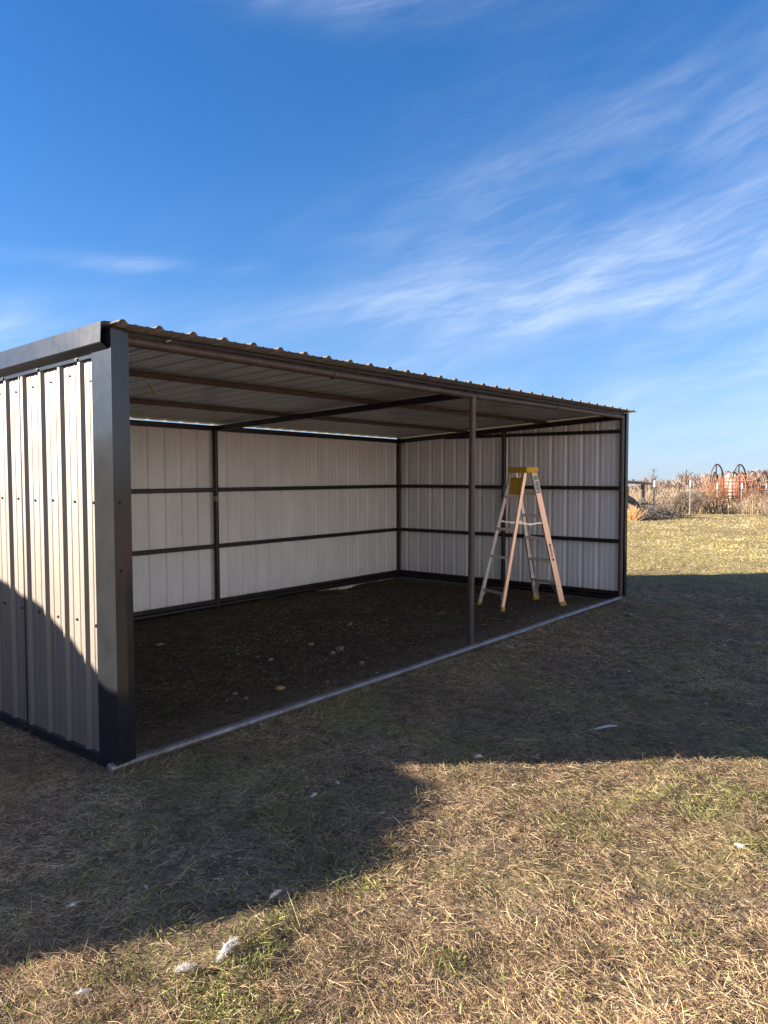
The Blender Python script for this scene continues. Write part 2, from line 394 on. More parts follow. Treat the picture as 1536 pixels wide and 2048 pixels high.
def green_mask(x, y):
    g = fbm(x, y, .75, 21, 4)*.42+fbm(x, y, 3.4, 27, 3)*.58
    return sstep(.51, .64, g)
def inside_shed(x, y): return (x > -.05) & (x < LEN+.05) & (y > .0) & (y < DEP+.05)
def build_grass():
    N = 900000
    d = np.exp(rng.uniform(math.log(1.5), math.log(46), N))
    az = YAW+rng.uniform(-.74, .74, N)
    x = CAM.x+d*np.sin(az); y = CAM.y+d*np.cos(az)
    keep = ~((y > DEP+.35) & (az < math.radians(60)))
    keep &= ~(inside_shed(x, y) & (rng.random(N) < .40))
    keep &= ~((np.abs(y) < .05) & (x > -.1) & (x < LEN)) & ~((np.abs(x+.02) < .07) & (y > -.1) & (y < DEP))
    # thin spots of bare soil
    bare = sstep(.56, .68, fbm(x, y, 1.6, 41, 3)); keep &= rng.random(N) > bare*.75
    x, y, d = x[keep], y[keep], d[keep]; n = len(x)
    g = np.clip(green_mask(x, y)+.55*sstep(10.5, 12.5, d)*(1-sstep(19, 27, d)), 0, 1); isg = rng.random(n) < g*np.where(d < 9, .38, .6)
    isg |= rng.random(n) < .045
    ins = inside_shed(x, y)
    z = ground_z(x, y)+rng.uniform(-.004, .012, n)
    sc = 1+np.clip(d-4, 0, 40)*.012
    length = np.where(isg, rng.uniform(.014, .042, n), rng.gamma(2.2, .0105, n)+.010)*sc
    length = np.minimum(length, .13)*np.where(ins, .75, 1)
    width = np.maximum(np.where(isg, rng.uniform(.0022, .0038, n), rng.uniform(.0009, .0020, n)), d*.00036)
    phi = vnoise(x, y, 2.2, 61)*9+rng.normal(0, 1.5, n)
    tilt = np.where(isg, rng.uniform(.5, 1.35, n), np.abs(rng.normal(.16, .30, n)))
    tilt = np.where((rng.random(n) < .06), rng.uniform(.5, 1.2, n), tilt)
    tilt = np.where(d > 9, np.minimum(tilt+.35*sstep(9, 14, d), 1.2), tilt)
    dirs = np.stack([np.cos(phi)*np.cos(tilt), np.sin(phi)*np.cos(tilt), np.sin(tilt)], -1)
    bend = rng.normal(0, .5, (n, 3)); bend[:, 2] = -np.abs(rng.normal(0, .22, n))*np.sin(tilt)-.02
    pal = np.array([(.53, .40, .255), (.42, .30, .185), (.29, .19, .12), (.62, .52, .36), (.14, .092, .064), (.46, .375, .25)])
    pick = rng.choice(6, n, p=[.25, .25, .19, .08, .12, .11])
    cols = pal[pick]
    far = sstep(8, 18, d)[:, None]
    cols = cols*(1-far)+far*(cols*.5+.5*np.array([.53, .43, .25]))
    gp = np.array([(.17, .21, .06), (.26, .28, .09), (.36, .34, .13), (.13, .165, .05)])[rng.choice(4, n)]
    gp = gp*(1-.75*far)+.75*far*np.array([.40, .38, .10])
    cols = np.where(isg[:, None], gp, cols)
    cols = cols*(rng.uniform(.72, 1.22, n)[:, None])
    # weathering in patches: browner thatch against bleached straw
    wp = fbm(x, y, 1.1, 71, 3); cols = cols*((0.62+.76*wp)*(.68+.64*fbm(x, y, .4, 77, 3))*(.62+.76*fbm(x, y, 5.5, 79, 2)))[:, None]
    cols = cols*(1+.16*(1-sstep(3., 5.5, d)))[:, None]  # nearest blades lightened to make up for dark shade between them
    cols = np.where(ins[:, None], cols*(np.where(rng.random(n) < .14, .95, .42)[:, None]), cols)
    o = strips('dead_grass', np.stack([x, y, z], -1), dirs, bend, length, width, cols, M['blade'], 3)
    tag(o, 'short matted dead grass with green patches covering the pasture', 'grass', kind='stuff')
build_grass()
def build_rail_grass():
    # taller tufts the mower misses, along the front pipe and the near wall
    n1, n2 = 5200, 1500
    x = np.concatenate([rng.uniform(-.1, LEN, n1), -rng.gamma(2, .035, n2)-.05])
    y = np.concatenate([-rng.gamma(2, .03, n1)*np.where(rng.random(n1) < .75, 1, -1)-.01, rng.uniform(-.1, 2.2, n2)])
    k = rng.random(n1+n2) < sstep(.42, .58, fbm(x, y, 1.8, 51, 3)); x, y = x[k], y[k]; n = len(x)
    ph = rng.uniform(0, 6.28, n); tl = rng.uniform(.35, 1.4, n)
    d = np.stack([np.cos(ph)*np.cos(tl), np.sin(ph)*np.cos(tl), np.sin(tl)], -1); b = rng.normal(0, .35, (n, 3)); b[:, 2] = -np.abs(b[:, 2])*.6
    pal = np.array([(.50, .39, .25), (.38, .28, .17), (.26, .28, .09), (.60, .50, .34), (.2, .14, .09)])
    o = strips('tall_grass', np.stack([x, y, ground_z(x, y)-.004], -1), d, b, rng.uniform(.03, .095, n), rng.uniform(.0013, .003, n), pal[rng.integers(0, 5, n)], M['blade'], 3)
    tag(o, 'taller dry grass growing up against the base pipes of the shed', 'grass', kind='stuff')
build_rail_grass()

# ------------------------------------------------------------------ the metal shed
HF, HB, G1, G2 = 2.4053, 2.245, 1.477, 0.780
MID = LEN/2-.035
def roof_z(y, x=LEN/2): return 2.458-.047*y-.0098*(x-LEN/2)*y/DEP          # underside of the roof sheet
shed = empty('livestock_shed', (0, 0, 0))
tag(shed, 'open fronted loafing shed of grey ribbed sheet metal with black corner trim', 'shed')

def rib_profile(s0, s1, first):
    """breakpoints (s, height) of the ribbed sheet between s0 and s1; main ribs every 0.2286"""
    pts = []
    P = .2286; k = math.floor((s0-first)/P)-1
    while first+k*P < s1+P:
        c = first+k*P
        pts += [(c-.030, 0), (c-.011, .019), (c+.011, .019), (c+.030, 0)]
        for q in (1/3, 2/3):
            m_ = c+P*q; pts += [(m_-.013, 0), (m_-.006, .0036), (m_+.006, .0036), (m_+.013, 0)]
        k += 1
    ins = [p for p in pts if s0 < p[0] < s1]
    def hat(s):
        for (a, ha), (b, hb) in zip(pts, pts[1:]):
            if a <= s <= b: return ha+(hb-ha)*(s-a)/(b-a)
        return 0
    return [(s0, hat(s0))]+ins+[(s1, hat(s1))]
def sheet(name, fn, s0, s1, first, rows, mats, th=.0012):
    """fn(s, t, h) -> point, t in rows; both faces of the sheet with their own material"""
    pr = rib_profile(s0, s1, first); n = len(pr); mb = MB(); R_ = len(rows)
    for layer, off in ((0, 0.0), (1, -th)):
        vs = [fn(s, t, h+off) for t in rows for s, h in pr]
        fs = [(k*n+i, k*n+i+1, (k+1)*n+i+1, (k+1)*n+i) for k in range(R_-1) for i in range(n-1)]
        if layer: fs = [f[::-1] for f in fs]
        mb.add(vs, fs, layer)
    N1 = n*R_
    for k in (0, R_-1): mb.add([mb.v[k*n+i] for i in range(n)]+[mb.v[N1+k*n+i] for i in range(n)], [(i, i+1, n+i+1, n+i) for i in range(n-1)], 0)
    me = bpy.data.meshes.new(name); me.from_pydata(mb.v, [], mb.f)
    for m_ in mats: me.materials.append(m_)
    me.polygons.foreach_set('material_index', mb.mi); me.update()
    o = bpy.data.objects.new(name, me); COL.objects.link(o); o.parent = shed
    return o
lin = lambda a, b, n: [a+(b-a)*i/(n-1) for i in range(n)]
XO = .036
roof = sheet('roof', lambda s, t, h: (s, t, roof_z(t, s)+.002+h), -.085, LEN+.125, -.0473, lin(-.155, DEP+.102, 6), [M['galv'], M['roof_in']])
wl = sheet('wall', lambda s, t, h: (-XO-h, s, .035+(roof_z(s, 0)-.006-.035)*t), .01, DEP+.03, .292, lin(0, 1, 4), [M['galv'], M['wall_in']])
wb = sheet('wall', lambda s, t, h: (s, DEP+XO+h, -.030+(2.239+.030-(s-MID)*.0098)*t), -.03, LEN+.03, .14, lin(0, 1, 4), [M['galv'], M['wall_in']])
wr = sheet('wall', lambda s, t, h: (LEN+XO+h, s, .010+(roof_z(s, LEN)-.006-.010)*t), .01, DEP+.03, .10, lin(0, 1, 4), [M['galv'], M['wall_in']])
wl['label'] = 'sunlit outer side wall of ribbed galvanised sheet'
wb['label'] = 'long rear wall, pale grey inside'
wr['label'] = 'far end wall behind the ladder, blue grey inside'
# overlap seam of two sheets on the near side wall
sm = MB(); sm.bar((-XO-.0225, 1.0, .036), (-XO-.0225, 1.0, roof_z(1.0)-.02), .004, .012, (0, 1, 0)); sm.build('sheet_lap', M['screw'], wl)
def part_tube(name, pts, r, m_, n=14, parent=shed): b = MB(); b.tube(pts, r, n); return b.build(name, m_, parent, True)
def part_bar(name, a, b_, w, h, m_, upv=(0, 0, 1), parent=shed):
    b = MB(); b.bar(a, b_, w, h, upv, 0, min(w, h)*.12); return b.build(name, m_, parent)
PR = .030
# front sill pipe and header pipe (hand-welded: not quite straight)
def wob(a, b, n, amp, seed):
    r_ = random.Random(seed); a, b = Vector(a), Vector(b); out = []
    for i in range(n):
        p = a.lerp(b, i/(n-1))
        if 0 < i < n-1: p += Vector((0, r_.uniform(-amp, amp), r_.uniform(-amp, amp)))
        out.append(p)
    return out
sill = part_tube('sill_pipe', wob((-.07, -.012, .026), (LEN+.02, 0, .032), 9, .006, 3), PR, M['steel'], 18)
b = MB(); b.tube([(-.100, -.012, .026), (-.092, -.012, .026), (-.068, -.012, .026)], [.018, .031, .033], 18); b.build('pipe_cap', M['steel'], sill, True)
b = MB(); b.tube([(MID+.035, 0, .052), (MID+.036, 0, .060), (MID+.037, 0, .068)], [.040, .036, .030], 14); b.build('weld_bead', M['pipe'], sill, True)
head = part_tube('header_pipe', [(-.02, 0, HF), (LEN*.25, 0, HF-.012), (MID, 0, HF-.018), (LEN*.75, 0, HF-.006), (LEN+.02, 0, HF)], PR, M['pipe'], 18)
for xx in (MID+.06, MID+.10, LEN*.73, LEN*.735, LEN*.24): 
    b = MB(); zz = HF-.016 if xx < LEN*.6 else HF-.008
    b.tube([(xx, 0, zz), (xx+.014, 0, zz)], PR+.004, 16); b.build('weld_bead', M['pipe'], head, True)
part_bar('purlin', (-.02, .012, roof_z(.0)-.017), (LEN+.02, .012, roof_z(.0)-.017), .05, .026, M['tube'])
b = MB(); b.bar((.31, -.026, HF+.022), (.335, -.040, HF+.034), .024, .008); b.build('clip', M['wood'], shed)
# posts
part_tube('post', [(0, 0, .02), (0, 0, HF)], PR, M['pipe'])
part_tube('post', [(MID+.035, 0, .03), (MID+.055, 0, HF-.02)], PR-.001, M['pipe'], 18)
part_tube('post', [(LEN+.005, 0, .02), (LEN, 0, HF)], PR, M['pipe'])
part_tube('post', [(0, DEP, .02), (0, DEP, HB)], PR, M['tube'])
bp = part_tube('post', [(MID, DEP-.005, .02), (MID-.01, DEP-.005, HB+.02)], PR+.002, M['tube'])
part_tube('post', [(LEN, DEP, .02), (LEN, DEP, HB)], PR, M['tube'])
rp = part_tube('post', [(LEN-.006, DEP*.475, .02), (LEN-.006, DEP*.475, 2.30)], PR, M['tube'])
part_tube('post', [(.004, DEP*.5, .02), (.004, DEP*.5, 2.30)], PR, M['tube'])
for k, zz in enumerate((1.34, 1.375)):
    b = MB(); b.tube([(MID-.004, DEP-.005, zz), (MID-.004, DEP-.005, zz+.018)], PR+.005, 14); b.build('tape_band', M['wood'], bp, True)
# rails: base rails, back header, girts
part_tube('base_rail', [(0, .0, .034), (0, DEP, .036)], PR, M['tube'])
part_tube('base_rail', [(0, DEP, .040), (LEN*.5, DEP, .044), (LEN, DEP, .040)], PR+.004, M['tube'])
part_tube('base_rail', [(LEN, .02, .034), (LEN, DEP, .040)], PR, M['tube'])
part_bar('base_rail', (LEN-.0005, .03, .094), (LEN-.0005, DEP-.03, .098), .048, .052, M['tube'])
part_bar('base_rail', (.03, DEP-.0005, .096), (LEN-.03, DEP-.0005, .098), .048, .044, M['tube'])
part_bar('header_rail', (-.01, DEP, 2.230+.036), (LEN+.01, DEP, 2.230-.036), .058, .062, M['tube'])
for zz in (G1, G2):
    for (xa, xb) in ((.03, MID-.03), (MID+.03, LEN-.03)):
        part_bar('girt', (xa, DEP+.002, zz), (xb, DEP+.002, zz), .050, .050, M['tube'])
    for (ya, yb) in ((.03, DEP*.475-.03), (DEP*.475+.03, DEP-.03)):
        part_bar('girt', (LEN+.002, ya, zz), (LEN+.002, yb, zz), .050, .050, M['tube'])
    part_bar('girt', (.004, .03, zz), (.004, DEP-.03, zz), .050, .050, M['tube'])
part_bar('girt', (LEN+.0015, .03, 2.218), (LEN+.0015, DEP-.9, 2.222), .049, .046, M['tube'])
# rafters and purlins
for xx, w in ((0.006, .05), (MID, .055), (LEN-.004, .05)):
    part_bar('rafter', (xx, .02, roof_z(0)-.060), (xx, DEP-.01, roof_z(DEP, xx)-.056), w, .060, M['tube'])
for yy in (1.10, 2.40):
    part_bar('purlin', (-.01, yy, roof_z(yy, 0)-.022), (LEN+.01, yy, roof_z(yy, LEN)-.022), .044, .040, M['pipe'])
# black trim
def corner_trim(pl, zt, name='corner_trim'):
    o = MB()
    th = .0022
    for a, c in zip(pl, pl[1:]):
        a_, c_ = Vector((*a, 0)), Vector((*c, 0)); d = (c_-a_).normalized(); nrm = Vector((d.y, -d.x, 0))*th
        q = [a_, c_, c_-nrm, a_-nrm]
        rows = lin(.052, zt, 7)
        vs = []
        for z in rows: vs += [v+Vector((0, 0, z)) for v in q]
        fs = []
        for k in range(6):
            for i in range(4): j = (i+1) % 4; fs.append((k*4+i, k*4+j, k*4+4+j, k*4+4+i))
        fs += [(3, 2, 1, 0), (24, 25, 26, 27)]
        o.add(vs, fs)
    return o.build(name, M['black'], shed)
ct = corner_trim([(-.058, .148), (-.066, .135), (-.066, -.062), (.004, -.058), (.006, -.050), (.052, -.046), (.054, -.034)], roof_z(0)-.004)
ct['label'] = 'wide black corner trim at the near corner'
ctr = corner_trim([(LEN+.034, -.034), (LEN+.036, -.044), (LEN+.092, -.050), (LEN+.096, -.040), (LEN+.096, .13)], roof_z(0)-.004)
ctr['label'] = 'narrow corner trim at the far front corner'
# rake trim along the top of the near side wall
pr = [(-.02, .030), (-.086, .026), (-.106, .020), (-.112, -.088), (-.108, -.094), (-.066, -.122), (-.063, -.126), (-.063, -.146)]
b = MB(); ys = lin(-.035, DEP+.1, 8)
fr = [(Vector((1, 0, 0)), Vector((0, 0, 1)))]*8
full = pr+[(x+.003, z-(.0025 if k < 3 else 0)) for k, (x, z) in list(enumerate(pr))[::-1]]
b.sweep([Vector((0, y, roof_z(y, 0)+.002)) for y in ys], fr, full, True)
rk = b.build('rake_trim', M['black'], shed); rk['label'] = 'black rake trim along the roof edge'
b = MB(); b.sweep([Vector((0, y, 0)) for y in lin(-.04, DEP+.04, 5)], [(Vector((1, 0, 0)), Vector((0, 0, 1)))]*5,
    [(-.031, .064), (-.060, .060), (-.061, .006), (-.058, .006), (-.056, .056), (-.031, .060)], True)
b.build('base_trim', M['black'], shed)
# screws
def screw(p, nrm, parent, r=.0065):
    b = MB(); p = Vector(p); n_ = Vector(nrm)
    b.tube([p, p+n_*.002, p+n_*.0022, p+n_*.008], [r*1.45, r*1.45, r*.85, r*.8], 8); return b.build('screw', M['screw'], parent)
P = .2286
for k in range(-1, 7):
    yc = .292+P*(k+.5)
    if yc < .16: continue
    for zz, j in ((2.245-.045*yc, .012), (1.505, .006), (.80, .008)):
        screw((-XO-.001, yc+random.Random(k*7+int(zz*9)).uniform(-.02, .02), zz+random.Random(k*5+int(zz*3)).uniform(-j, j)), (-1, 0, 0), wl)
for yy in (.292, .292+2*P, .292+4*P): screw((-.0655, yy, roof_z(yy, 0)-.134), (-1, 0, 0), rk)
for zz in (2.2, 1.52, .82): screw((-.061, .147, zz-.02), (-.9, .4, 0), ct, .006)
for zz in (1.505, 1.13): screw((-.026, -.0605, zz), (0, -1, 0), ct, .007)
for zz in (1.44, .75): screw((LEN+.07, -.0485, zz), (0, -1, 0), ctr, .008)
# odd bits hanging in the shed
b = MB(); b.bar((.86, .98, roof_z(1)-.09), (.95, 1.02, roof_z(1)-.165), .022, .008); b.bar((.80, .98, roof_z(1)-.05), (.868, .984, roof_z(1)-.094), .006, .005)
tag(b.build('wood_strip', M['wood']), 'pale splinter of wood dangling from the front of the ceiling near the black corner', 'wood strip')
def lump(name, c, r, sq, m_, seed, sub=2, amp=.35, parent=None):
    bm = bmesh.new(); bmesh.ops.create_icosphere(bm, subdivisions=sub, radius=1)
    r_ = random.Random(seed); off = [Vector((r_.uniform(-1, 1), r_.uniform(-1, 1), r_.uniform(-1, 1))).normalized() for _ in range(7)]
    for v in bm.verts:
        k = sum(max(0, v.co.dot(o))**3*(1 if i % 2 else -1) for i, o in enumerate(off))
        v.co *= 1+amp*k*.5
        v.co = Vector((v.co.x*sq[0], v.co.y*sq[1], v.co.z*sq[2]))*r
    me = bpy.data.meshes.new(name); bm.to_mesh(me); bm.free(); me.materials.append(m_)
    me.polygons.foreach_set('use_smooth', [sub > 1]*len(me.polygons))
    o = bpy.data.objects.new(name, me); COL.objects.link(o); o.location = c
    if parent: o.parent = parent
    return o
rg = lump('rag', (LEN-.045, DEP*.475-.03, 1.46), .05, (.55, .6, 1.9), M['rag'], 5, 3, .6)
tag(rg, 'crumpled grey rag tied to the middle post of the far end wall', 'rag')

# ------------------------------------------------------------------ step ladder
lad = empty('step_ladder', (6.164, .855, 0), math.atan2(-.42, .907))
lad.location.z = float(ground_z(6.164, .855))
tag(lad, 'aluminium step ladder with yellow top cap and feet standing open inside the shed', 'ladder')
def channel(mb, a, b_, web, fl, th, webdir, fldir):
    """U channel from a to b: web along webdir, flanges along fldir"""
    a, b_ = Vector(a), Vector(b_); d = (b_-a).normalized()
    w = Vector(webdir); w = (w-d*w.dot(d)).normalized(); f = Vector(fldir); f = (f-d*f.dot(d)-w*f.dot(w)).normalized()
    x = web/2
    prf = [(-x, fl), (-x, 0), (x, 0), (x, fl), (x-th, fl), (x-th, th), (-x+th, th), (-x+th, fl)]
    fr = [(w, f)]*2
    n = 8; vs = []
    for p in (a, b_): vs += [p+w*q[0]+f*q[1] for q in prf]
    fs = [(i, (i+1) % n, n+(i+1) % n, n+i) for i in range(n)]
    fs += [(0, 1, 6, 7), (1, 2, 5, 6), (2, 3, 4, 5)]
    fs += [tuple(n+i for i in f_[::-1]) for f_ in fs[-3:]]
    mb.add(vs, fs)
AT, AB = .065, .455; WT, WB = .172, .275; ZT = 1.70
def fr_pt(z, sgn): t = 1-z/ZT; return Vector((AT+(AB-AT)*t, sgn*(WT+(WB-WT)*t), z))
def re_pt(z, sgn): t = 1-z/ZT; return Vector((-.045-(AB-.045)*t, sgn*(WT-.015+(WB-WT)*t), z))
rails = {}
for sg in (-1, 1):
    b = MB(); channel(b, fr_pt(.02, sg), fr_pt(ZT, sg), .078, .026, .003, (1, 0, 0), (0, -sg, 0)); r_ = b.build('side_rail', M['alu_warm' if sg < 0 else 'alu'], lad); rails[sg] = r_
    b = MB(); d = (fr_pt(.2, sg)-fr_pt(0, sg)).normalized(); p = fr_pt(0, sg)
    b.bar(p+d*.0, p+d*.045, .088, .034, (0, 1, 0), 0, .004); b.bar(p+d*-.012, p+d*.004, .098, .046, (0, 1, 0), 0, .004); b.build('foot', M['foot'], lad)
    b = MB(); channel(b, re_pt(.02, sg), re_pt(ZT-.02, sg), .040, .024, .003, (1, 0, 0), (0, -sg, 0)); b.build('back_leg', M['alu_warm' if sg < 0 else 'alu'], lad)
    b = MB(); d = (re_pt(.2, sg)-re_pt(0, sg)).normalized(); p = re_pt(0, sg)
    b.bar(p, p+d*.04, .05, .032, (0, 1, 0), 0, .004); b.bar(p-d*.012, p+d*.004, .058, .04, (0, 1, 0), 0, .004); b.build('foot', M['foot'], lad)
    # spreader with its hinge sagging a little
    a_, c_ = fr_pt(1.05, sg)-Vector((.03, sg*.012, 0)), re_pt(1.06, sg)+Vector((.012, -sg*.012, 0))
    mid_ = (a_+c_)/2-Vector((0, 0, .022))
    b = MB(); b.bar(a_, mid_, .006, .018); b.bar(mid_, c_, .006, .018); b.box(mid_, (.05, .010, .024)); b.build('spreader', M['alu'], lad)
for z in (.29, .565, .85, 1.14, 1.425):
    a_, c_ = fr_pt(z, -1), fr_pt(z, 1)
    b = MB(); b.bar(a_+Vector((0, .004, 0)), c_-Vector((0, .004, 0)), .082, .004); b.bar(a_+Vector((.039, .004, -.018)), c_+Vector((.039, -.004, -.018)), .004, .034); b.bar(a_+Vector((-.039, .004, -.014)), c_+Vector((-.039, -.004, -.014)), .004, .026)
    for q in (-.026, -.013, 0, .013, .026): b.bar(a_+Vector((q, .006, .003)), c_+Vector((q, -.006, .003)), .004, .003)
    st = b.build('step', M['alu'], lad)
    if z < .3:
        for sg in (-1, 1):
            e = fr_pt(z, sg)
            for dx_ in (-.03, .03):
                b = MB(); b.bar(e+Vector((dx_, -sg*.12, -.02)), fr_pt(.09, sg)+Vector((dx_*.6, -sg*.012, 0)), .014, .003, (1, 0, 0)); b.build('brace', M['alu'], st)
for z in (.19, .62, .965, 1.37):
    b = MB(); b.bar(re_pt(z, -1)+Vector((0, .004, 0)), re_pt(z, 1)-Vector((0, .004, 0)), .012, .034, (0, 0, 1), 0, .002); hb = b.build('crossbar', M['alu'], lad)
    if z < .3:
        for sg in (-1, 1):
            b = MB(); b.bar(re_pt(z, sg)+Vector((0, -sg*.10, -.01)), re_pt(.07, sg)+Vector((0, -sg*.012, 0)), .010, .003, (1, 0, 0)); b.build('brace', M['alu'], hb)
# top cap: moulded tray with rounded corners and a raised rim
b = MB()
def rrect(x0, x1, y0, y1, r, n=4):
    out = []
    for cx_, cy_, a0 in ((x1-r, y1-r, 0), (x0+r, y1-r, 90), (x0+r, y0+r, 180), (x1-r, y0+r, 270)):
        for i in range(n+1):
            a = math.radians(a0+90*i/n); out.append((cx_+r*math.cos(a), cy_+r*math.sin(a)))
    return out
lv = [(rrect(-.068, .112, -.200, .200, .02), 1.672), (rrect(-.074, .118, -.206, .206, .025), 1.690), (rrect(-.074, .118, -.206, .206, .025), 1.738), (rrect(-.069, .113, -.201, .201, .022), 1.745), (rrect(-.058, .102, -.190, .190, .02), 1.744), (rrect(-.056, .100, -.188, .188, .02), 1.737)]
n_ = len(lv[0][0]); vs = [(x, y, z) for l, z in lv for x, y in l]
fs = [(k*n_+i, k*n_+(i+1) % n_, (k+1)*n_+(i+1) % n_, (k+1)*n_+i) for k in range(len(lv)-1) for i in range(n_)]
fs += [tuple(range(n_))[::-1], tuple((len(lv)-1)*n_+i for i in range(n_))]
b.add(vs, fs); cap = b.build('top_cap', M['yellow'], lad)
# folded paint shelf under the cap on the back side, with its two hanging arms
b = MB(); b.bar((-.092, 0, 1.40), (-.070, 0, 1.615), .235, .016, (1, 0, 0), 0, .004)
for yy in (-.112, .112): b.bar((-.099, yy, 1.40), (-.077, yy, 1.615), .012, .026, (1, 0, 0), 0, .003)
for zz in (1.405, 1.61): b.bar((-.096+(zz-1.4)*.1, -.11, zz), (-.096+(zz-1.4)*.1, .11, zz), .026, .012)
b.bar((-.105, -.07, 1.53), (-.105, .07, 1.53), .006, .05); b.build('paint_shelf', M['yellow'], lad)
for sg in (-1, 1):
    b = MB(); b.bar((-.135, sg*.128, 1.18), (-.066, sg*.105, 1.67), .022, .006, (1, 0, 0)); b.build('shelf_arm', M['alu_warm'], lad)
b = MB(); b.box((-.075, -.06, 1.645), (.012, .055, .05)); b.build('latch', M['alu'], lad)
# stickers on the near rail
dv = (fr_pt(1, -1)-fr_pt(0, -1)).normalized(); xv = (Vector((1, 0, 0))-dv*dv.x).normalized(); nv = dv.cross(xv).normalized()
if nv.y > 0: nv = -nv
def on_rail(z0, z1, w, m_, xo=0.0, lift=.0012, parent=rails[-1], name='sticker'):
    a_, c_ = fr_pt(z0, -1)+nv*lift+xv*xo, fr_pt(z1, -1)+nv*lift+xv*xo
    b = MB(); b.bar(a_, c_, w, .0008, nv); return b.build(name, m_, parent)
s1 = on_rail(1.42, 1.66, .066, M['sticker'])
on_rail(1.585, 1.63, .055, M['green_ink'], 0, .0024, s1, 'print')
for k in range(5):
    on_rail(1.545-.022*k, 1.557-.022*k, .05 if k % 2 else .036, M['ink'], -.004 if k % 2 else .006, .0024, s1, 'print')
on_rail(1.425, 1.437, .05, M['ink'], 0, .0024, s1, 'print')
for q, w in ((.775, .016), (.762, .032), (.585, .032), (.572, .016)): on_rail(q-.008, q+.008, w, M['ink'], 0, .0014, rails[-1], 'print')
rr = random.Random(4)
for k in range(7): on_rail(.61+k*.021, .623+k*.021, rr.uniform(.018, .030), M['ink'], rr.uniform(-.004, .004), .0014, rails[-1], 'print')

# ------------------------------------------------------------------ small things lying on the ground
def tuft(name, x, y, size, seed, label, n=1100, flat=.5, spine=1.0, m_='feather', ang=0.0):
    """downy clump: many fine barbs along a short curved spine"""
    r_ = np.random.default_rng(seed); t = r_.random(n)
    s = (t-.5)*size*spine
    px = s*math.cos(ang)+r_.normal(0, .07, n)*size; py = s*math.sin(ang)+r_.normal(0, .07, n)*size; z0 = float(ground_z(x, y))+.016
    env = np.sqrt(np.clip(1-(2*t-1)**2, .05, 1))
    base = np.stack([px, py, (env*size*.22*r_.random(n))], -1)
    th = r_.uniform(0, 2*math.pi, n); ph = np.abs(r_.normal(.35, .45, n))*flat*2
    d = np.stack([np.cos(th)*np.cos(ph), np.sin(th)*np.cos(ph), np.sin(ph)], -1)
    ln = size*.24*env*r_.uniform(.3, 1, n)
    wd = np.full(n, max(.0008, size*.012))*r_.uniform(.6, 1.3, n)
    bend = r_.normal(0, .3, (n, 3)); bend[:, 2] = -np.abs(bend[:, 2])*.4
    o = strips(name, base, d, bend, ln, wd, np.tile(np.array([[.8, .78, .74]]), (n, 1)), M[m_], 3)
    o.location = (x, y, z0)
    if size > .034:
        lump('down_core', (0, 0, size*.09), size*.38, (.78*spine**.5, .42, .36), M[m_], seed, 3, .5, o).rotation_euler = (0, 0, ang)
    return tag(o, label, 'feather', 'downy feathers lying on the grass')
F = [(-.863, -1.745, .085, 'largest round white ball of down, on the sunlit grass near the bottom left', 1.0),
     (-.716, -1.783, .10, 'long drooping white plume just right of the round ball of down', 1.7),
     (1.167, -2.964, .055, 'white down scrap on a green patch at the right edge of the sunlit grass', 1.0),
     (1.361, -1.502, .075, 'upright grey white plume on the shadow edge in the middle of the lawn', .8),
     (.362, -1.147, .055, 'white scrap of down in shade right of the pipe end, nearest of two', 1.2),
     (.583, -1.106, .04, 'small white scrap of down in shade, further of two right of the pipe end', 1.0),
     (1.163, -1.851, .035, 'small white fluff on sunlit grass just below the upright plume', 1.0),
     (-.36, -1.64, .055, 'wispy white feather in the big shadow beside its sunlit lower edge', 1.4)]
for k, (x, y, s_, lb, sp) in enumerate(F): tuft('feather', x, y, s_*.82, 40+k, lb, spine=sp, ang=-.6+k, flat=.9 if 'upright' in lb else .5)
def px_ground(px, py, z=0.0):
    d = fw*F_PX+rt2*(px-768)-up2*(py-1024); t = (z-CAM.z)/d.z; return CAM+d*t
EX = [((145, 1820), 'thin white feather standing in dark green grass at the lower left', .04), ((292, 1783), 'tiny white fluff in the shadow between two larger feathers at lower left', .03),
      ((165, 1992), 'frayed pale feather in sunlit straw at the bottom left corner', .045), ((1258, 1345), 'small white fluff in shade level with the middle post, right side', .035)]
for k, ((a_, c_), lb, s_) in enumerate(EX):
    p = px_ground(a_, c_); tuft('feather', p.x, p.y, s_, 70+k, lb, n=260, spine=1.3, ang=k*1.3)
# one whole quill feather lying in the shade
p = px_ground(1212, 1458); b = MB(); n = 9
for k in range(n):
    t = k/(n-1); w = .020*math.sin(math.pi*min(1, t*.92+.04))
    b.v += [(t*.17, -w, .012+.012*math.sin(t*3)), (t*.17, 0, .017+.014*math.sin(t*3)), (t*.17, w*.7, .012+.012*math.sin(t*3))]
for k in range(n-1):
    for i in (0, 1): b.f.append((3*k+i, 3*k+i+1, 3*k+4+i, 3*k+3+i)); b.mi.append(0)
b.tube([(-.04, 0, .012), (.08, 0, .026), (.17, 0, .02)], [.0018, .0014, .0006], 6)
q = b.build('quill_feather', M['feather_grey']); q.location = (p.x-.06, p.y+.05, float(ground_z(p.x, p.y))+.012); q.rotation_euler = (.1, 0, -.55)
tag(q, 'long grey quill feather lying flat in the shed shadow', 'feather')
